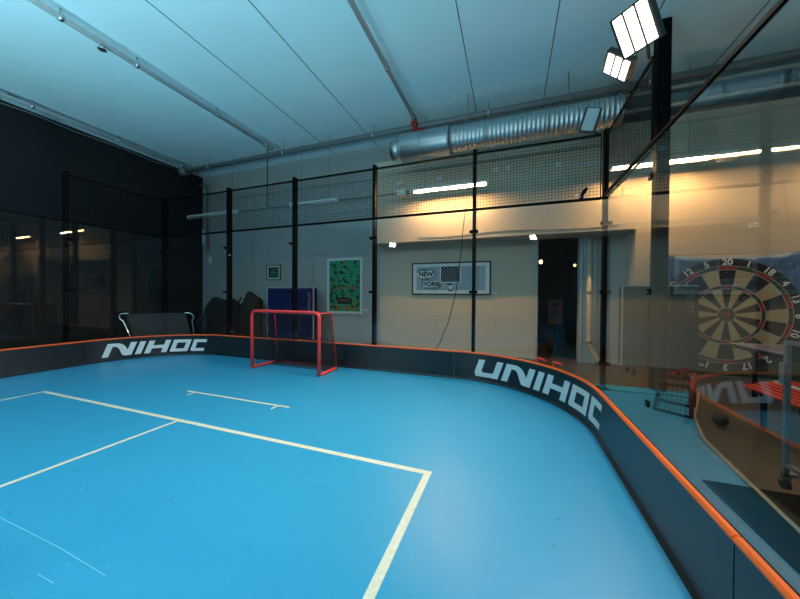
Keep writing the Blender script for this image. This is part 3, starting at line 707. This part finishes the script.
lump(-8.95, 7.45, .001, .62, .38, 1.38, 2).build('cover', M['cloth'], t)
b = lump(-9.55, 7.30, .001, .34, .3, .85, 5, .12); b.build('side_bundle', M['cloth'], t)
t = thing('leaning_bag', 'dark brown bag leaning between the covered heap and the navy table', 'bag', (-7.9, 7.3, 0))
lump(-7.78, 7.42, .001, .34, .28, 1.52, 9, .05).build('body', M['clothb'], t)
b = MB(); b.tube([(-8.18, 7.2, .3), (-8.10, 7.1, .7), (-7.98, 7.11, 1.1), (-7.84, 7.16, 1.4)], .03, 8); b.build('strap', M['cloth'], t)

# doorway things
for x, y, z, s, lab in ((.79, 9.5, 2.47, .045, 'larger glowing orange pendant bulb in the dark doorway'), (1.66, 9.6, 2.36, .028, 'smaller glowing orange bulb deep in the dark doorway')):
    t = thing('pendant_bulb', lab, 'bulb', (x, y, z - s), 'orange bulbs in the doorway')
    b = MB(); b.ball((x, y, z), s, 14, (1, 1, 1.25)); b.build('bulb', M['bulb'], t)
    b = MB(); b.cyl((x, y, z + s), (x, y, z + s + .09), .022, 10); b.build('socket', M['steel'], t)
    b = MB(); b.cyl((x, y, z + s + .09), (x, y, 3.199), .005, 6); b.build('cord', M['rub'], t)
t = thing('sign_stand', 'red-brown sign board standing in the dark doorway', 'sign', (1.1, 9.0, 0))
b = MB(); b.bevbox(.93, 1.28, 8.98, 9.02, .74, 1.42, .01); sb = b.build('board', M['sign'], t)
b = MB(); b.cyl((1.10, 9.02, .02), (1.10, 9.03, .8), .02, 8); b.build('pole', M['steel'], t)
b = MB(); b.cyl((1.10, 9.03, .001), (1.10, 9.03, .02), .16, 16); b.build('base', M['steel'], t)
b = MB(); b.cyl((1.10, 8.972, 1.28), (1.10, 8.979, 1.28), .07, 16); b.box(.99, 1.22, 8.974, 8.979, 1.06, 1.10); b.box(1.03, 1.18, 8.974, 8.979, .98, 1.01); b.build('emblem', M['ink'], sb)
t = thing('drain_pipe', 'cream drain pipe with a bent foot beside the dark doorway', 'pipe', (1.6, 7.8, .1))
b = MB(); b.tube([(1.63, 7.79, 2.85), (1.63, 7.79, .46), (1.65, 7.78, .36), (1.72, 7.76, .24), (1.80, 7.74, .12), (1.81, 7.73, .0065)], .05, 12); b.build('run', M['drain'], t)
for z in (.5, 1.6):
    b = MB(); b.cyl((1.63, 7.79, z - .05), (1.63, 7.79, z + .05), .059, 12); b.build('collar', M['drain'], t)
b = MB(); b.box(1.53, 1.78, 7.85, 7.915, .001, 2.855); tag(b.build('door_post', M['col']), 'pale vertical post between doorway and drain pipe', 'post')

# ------------------------------------------------------------------ dartboard banner
t = thing('dartboard_banner', 'large printed banner of a dartboard on the right back wall', 'banner', (3.75, YS - .03, .05))
cx, cz, R0, yb = 3.73, 1.165, 1.035, YS - .08
b = MB(); nx, nz = 60, 30; x0, x1 = 2.62, 4.98; zb = .04
def btop(u): return 2.36 - .15 * (1 - (2 * u - 1) ** 2)
def bpos(u, v):
    x = x0 + (x1 - x0) * u; z = zb + (btop(u) - zb) * v
    fold = .035 * v * v * (sin(26 * math.atan2(z - 2.5, x - x0 + .05)) * max(0, 1 - 2.6 * u) + sin(26 * math.atan2(z - 2.5, x1 + .05 - x)) * max(0, 2.6 * u - 1.6))
    rr_ = math.hypot(x - cx, z - cz)
    return (x, yb + .018 + fold * min(1, max(0, (rr_ - R0) / .12)), z)
ids = b.add([bpos(i / nx, j / nz) for j in range(nz + 1) for i in range(nx + 1)])
for j in range(nz):
    for i in range(nx):
        b.mi = 0 if j / nz > .42 + .05 * sin(i * .5) else 1
        a = ids + j * (nx + 1) + i; b.face([a, a + 1, a + nx + 2, a + nx + 1], True)
o = b.build('sheet', [M['blueb'], M['greenb']], t)
sd = o.modifiers.new('thickness', 'SOLIDIFY'); sd.thickness = .003
b = MB()
def ring(r0, r1, a0, a1, mi, off):
    b.mi = mi; n = max(2, int((a1 - a0) / .08)); y = yb - off
    for k in range(n):
        q0 = a0 + (a1 - a0) * k / n; q1 = a0 + (a1 - a0) * (k + 1) / n
        P = [(cx + r * sin(q), cz + r * cos(q)) for r, q in ((r0, q0), (r1, q0), (r1, q1), (r0, q1))]
        b.hexa([(x, y + .003, z) for x, z in P] + [(x, y, z) for x, z in P])
ring(.02, R0, 0, 2 * pi, 0, 0)
for k in range(20):
    a0 = (k - .5) * pi / 10; a1 = a0 + pi / 10; ev = k % 2 == 0
    ring(.13, .48, a0, a1, 0 if ev else 1, .004); ring(.54, .83, a0, a1, 0 if ev else 1, .004)
    ring(.48, .54, a0, a1, 2 if ev else 3, .0045); ring(.83, .90, a0, a1, 2 if ev else 3, .0045)
ring(.055, .13, 0, 2 * pi, 3, .0047); ring(.001, .055, 0, 2 * pi, 2, .0049)
for r in (.48, .54, .83, .90, .13): ring(r - .004, r + .004, 0, 2 * pi, 4, .0055)
dp = b.build('dart_print', [M['dbk'], M['dcr'], M['dred'], M['dgr'], M['dwire']], t)
b = MB()
for k, nme in enumerate((20, 1, 18, 4, 13, 6, 10, 15, 2, 17, 3, 19, 7, 16, 8, 11, 14, 9, 12, 5)):
    a = k * pi / 10; fl_ = 1
    text_mb(str(nme), .155, (cx + .967 * sin(a), yb - .008, cz + .967 * cos(a)), (cos(a), 0, -sin(a)), (sin(a), 0, cos(a)), mb=b, bold=.004)
b.build('number', M['paper'], dp)
for x in (x0, x1):
    b = MB(); b.cyl((x, YS - .07, 2.37), (x, YS - .002, 2.37), .02, 8); b.build('eyelet', M['grey'], t)

# ------------------------------------------------------------------ right side beyond the glass
b = MB(); b.bevbox(1.45, 3.3, .6, 3.10, .0065, .022, .006); tag(b.build('floor_mat', M['mat_']), 'black rubber floor mat beyond the right glass', 'mat')

t = thing('mini_goal', 'small dark red practice goal on the blue floor beyond the right glass', 'goal', (1.95, 4.9, .007))
a = Vector((1.77, 4.86, .025)); c_ = Vector((2.06, 4.64, .025)); e_ = Vector((2.29, 5.10, .025)); f_ = Vector((1.98, 5.30, .025))
b = MB(); b.tube([c_, c_ + Z * .44], .022, 10); b.build('post', M['dkred'], t)
b = MB(); b.tube([e_, e_ + Z * .44], .022, 10); b.build('post', M['dkred'], t)
b = MB(); b.tube([c_ + Z * .44, e_ + Z * .44], .022, 10); b.build('crossbar', M['dkred'], t)
b = MB(); b.tube([c_, a, f_, e_], .018, 8); b.build('base_frame', M['steel'], t)
b = MB(); b.tube([c_ + Z * .36, a + Z * .34 + Vector((.06, 0, 0)), f_ + Z * .34, e_ + Z * .36], .014, 8); b.build('rear_rail', M['steel'], t)
for q in (a, f_):
    b = MB(); b.tube([q, q + Z * .34 + (Vector((.06, 0, 0)) if q is a else Vector((0, 0, 0)))], .016, 8); b.build('rear_leg', M['steel'], t)
b = MB(); w = .003
gridnet(b, a, f_, a + Z * .34 + Vector((.06, 0, 0)), f_ + Z * .34, 8, 7); gridnet(b, c_, a, c_ + Z * .40, a + Z * .34 + Vector((.06, 0, 0)), 7, 7); gridnet(b, e_, f_, e_ + Z * .40, f_ + Z * .34, 7, 7)
b.build('net', M['net'], t)
t = thing('black_ball', 'black ball lying beside the small dark red goal', 'ball', (2.2, 4.6, .007))
b = MB(); b.ball((2.27, 4.52, .077), .07, 16); b.build('shell', M['rub'], t)
b = MB(); b.tube([(2.27 + .0705 * cos(q), 4.52 + .0705 * sin(q), .077) for q in [2 * pi * i / 24 for i in range(24)]], .002, 5, closed=True); b.build('seam', M['steel'], t)

# table tennis table, open
t = thing('table_tennis_table', 'open table tennis table with a purplish top at the right edge', 'table tennis table', (4.0, 5.0, 0))
b = MB(); b.box(3.28, 4.80, 3.6, 4.965, .735, .76); b.build('top_half', M['purple'], t)
b = MB(); b.box(3.28, 4.80, 4.975, 6.34, .735, .76); b.build('top_half', M['purple'], t)
b = MB()
for x0_, x1_, y0_, y1_ in ((3.275, 3.30, 3.6, 6.34), (4.78, 4.805, 3.6, 6.34), (3.275, 4.805, 6.315, 6.345), (3.275, 4.805, 3.595, 3.62), (4.03, 4.045, 3.62, 6.315)): b.box(x0_, x1_, y0_, y1_, .7605, .7625)
b.build('white_line', M['tape'], t)
b = MB(); b.box(3.31, 4.77, 3.63, 6.31, .69, .735); b.build('apron', M['rub'], t)
for x in (3.42, 4.66):
    for y in (3.9, 4.7, 5.25, 6.05):
        b = MB(); b.box(x - .02, x + .02, y - .02, y + .02, .001, .69); b.build('leg', M['steel'], t)
b = MB(); b.box(3.13, 4.95, 4.968, 4.972, .765, .915); b.build('net', M['net'], t)
# rolling frame
t = thing('rolling_frame', 'grey metal frame on wheels beyond the right glass', 'frame', (1.97, 2.9, .022))
for y in (3.16, 2.2):
    b = MB(); b.box(1.955, 1.985, y - .014, y + .014, .12, 1.15); b.build('upright', M['grey'], t)
    for x in (1.97, 2.30):
        b = MB(); b.cyl((x - .015, y, .0625), (x + .015, y, .0625), .04, 16); b.build('wheel', M['rub'], t)
        b = MB(); b.box(x - .028, x + .028, y - .012, y + .012, .085, .125); b.build('fork', M['grey'], t)
    b = MB(); b.box(1.955, 2.32, y - .014, y + .014, .12, .145); b.build('foot_bar', M['grey'], t)
b = MB(); b.box(1.957, 1.983, 2.2, 3.16, 1.12, 1.15); b.build('top_bar', M['grey'], t)
b = MB(); b.box(1.957, 1.983, 2.22, 3.14, .20, .225); b.build('lower_bar', M['grey'], t)
b = MB(); b.box(1.935, 1.955, 3.13, 3.18, .82, .98); b.build('latch', M['grey'], t)
# slatted bench
t = thing('slatted_bench', 'low bench of red slats with one white slat at the right edge', 'bench', (2.9, 4, 0))
for i in range(8):
    x = 2.60 + .095 * i; m_ = M['slatw'] if i in (5,) else M['slat']
    b = MB(); b.bevbox(x, x + .055, 2.6, 4.80 + .07 * i, .42, .445, .006); b.build('slat', m_, t)
for y in (2.9, 4.6):
    b = MB(); b.box(2.64, 3.28, y - .03, y + .03, .38, .419); b.build('cross_rail', M['steel'], t)
    for x in (2.68, 3.24):
        b = MB(); b.box(x - .02, x + .02, y - .02, y + .02, .001, .38); b.build('leg', M['steel'], t)

# red sticks behind the corner board
for (a_, e2, lab) in (((.36, 5.50, .007), (.40, 5.18, .515), 'left of two red floorball sticks standing behind the corner board'), ((.60, 5.45, .007), (.60, 4.98, .505), 'right of two red floorball sticks standing behind the corner board')):
    t = thing('floorball_stick', lab, 'stick', a_, 'red floorball sticks behind the corner board')
    A_ = Vector(a_); E_ = Vector(e2)
    b = MB(); b.tube([A_ + Z * .03, E_], .012, 8); b.build('shaft', M['red'], t)
    b = MB(); b.tube([E_, E_ + Vector((.06, -.02, -.005)), E_ + Vector((.12, -.05, -.03))], [.012, .018, .008], 8); b.build('blade', M['red'], t)

# ------------------------------------------------------------------ world, camera, view
wd = bpy.data.worlds.new('w'); S.world = wd; wd.use_nodes = True
wd.node_tree.nodes['Background'].inputs[0].default_value = (.03, .04, .05, 1); wd.node_tree.nodes['Background'].inputs[1].default_value = .3

f_px, yaw, pit, rol, H = 304.037, .34960, -.01054, .00675, 1.465
F = Vector((-sin(yaw) * cos(pit), cos(yaw) * cos(pit), sin(pit))); Rv = Vector((cos(yaw), sin(yaw), 0)); U = Rv.cross(F)
R2 = Rv * cos(rol) + U * sin(rol); U2 = Rv * -sin(rol) + U * cos(rol)
cam = bpy.data.cameras.new('camera'); cam.sensor_fit = 'HORIZONTAL'; cam.sensor_width = 36; cam.lens = 36 * f_px / 800; cam.clip_start = .02; cam.clip_end = 100
co = bpy.data.objects.new('camera', cam); C.objects.link(co)
mw = Matrix((R2, U2, -F)).transposed().to_4x4(); mw.translation = Vector((0, 0, H)); co.matrix_world = mw
S.camera = co
S.view_settings.view_transform = 'Standard'; S.view_settings.look = 'None'; S.view_settings.gamma = 1; S.view_settings.exposure = 0.0
S.view_settings.use_curve_mapping = False
S.cycles.transparent_max_bounces = 32; S.cycles.max_bounces = 10; S.cycles.diffuse_bounces = 5; S.cycles.glossy_bounces = 6
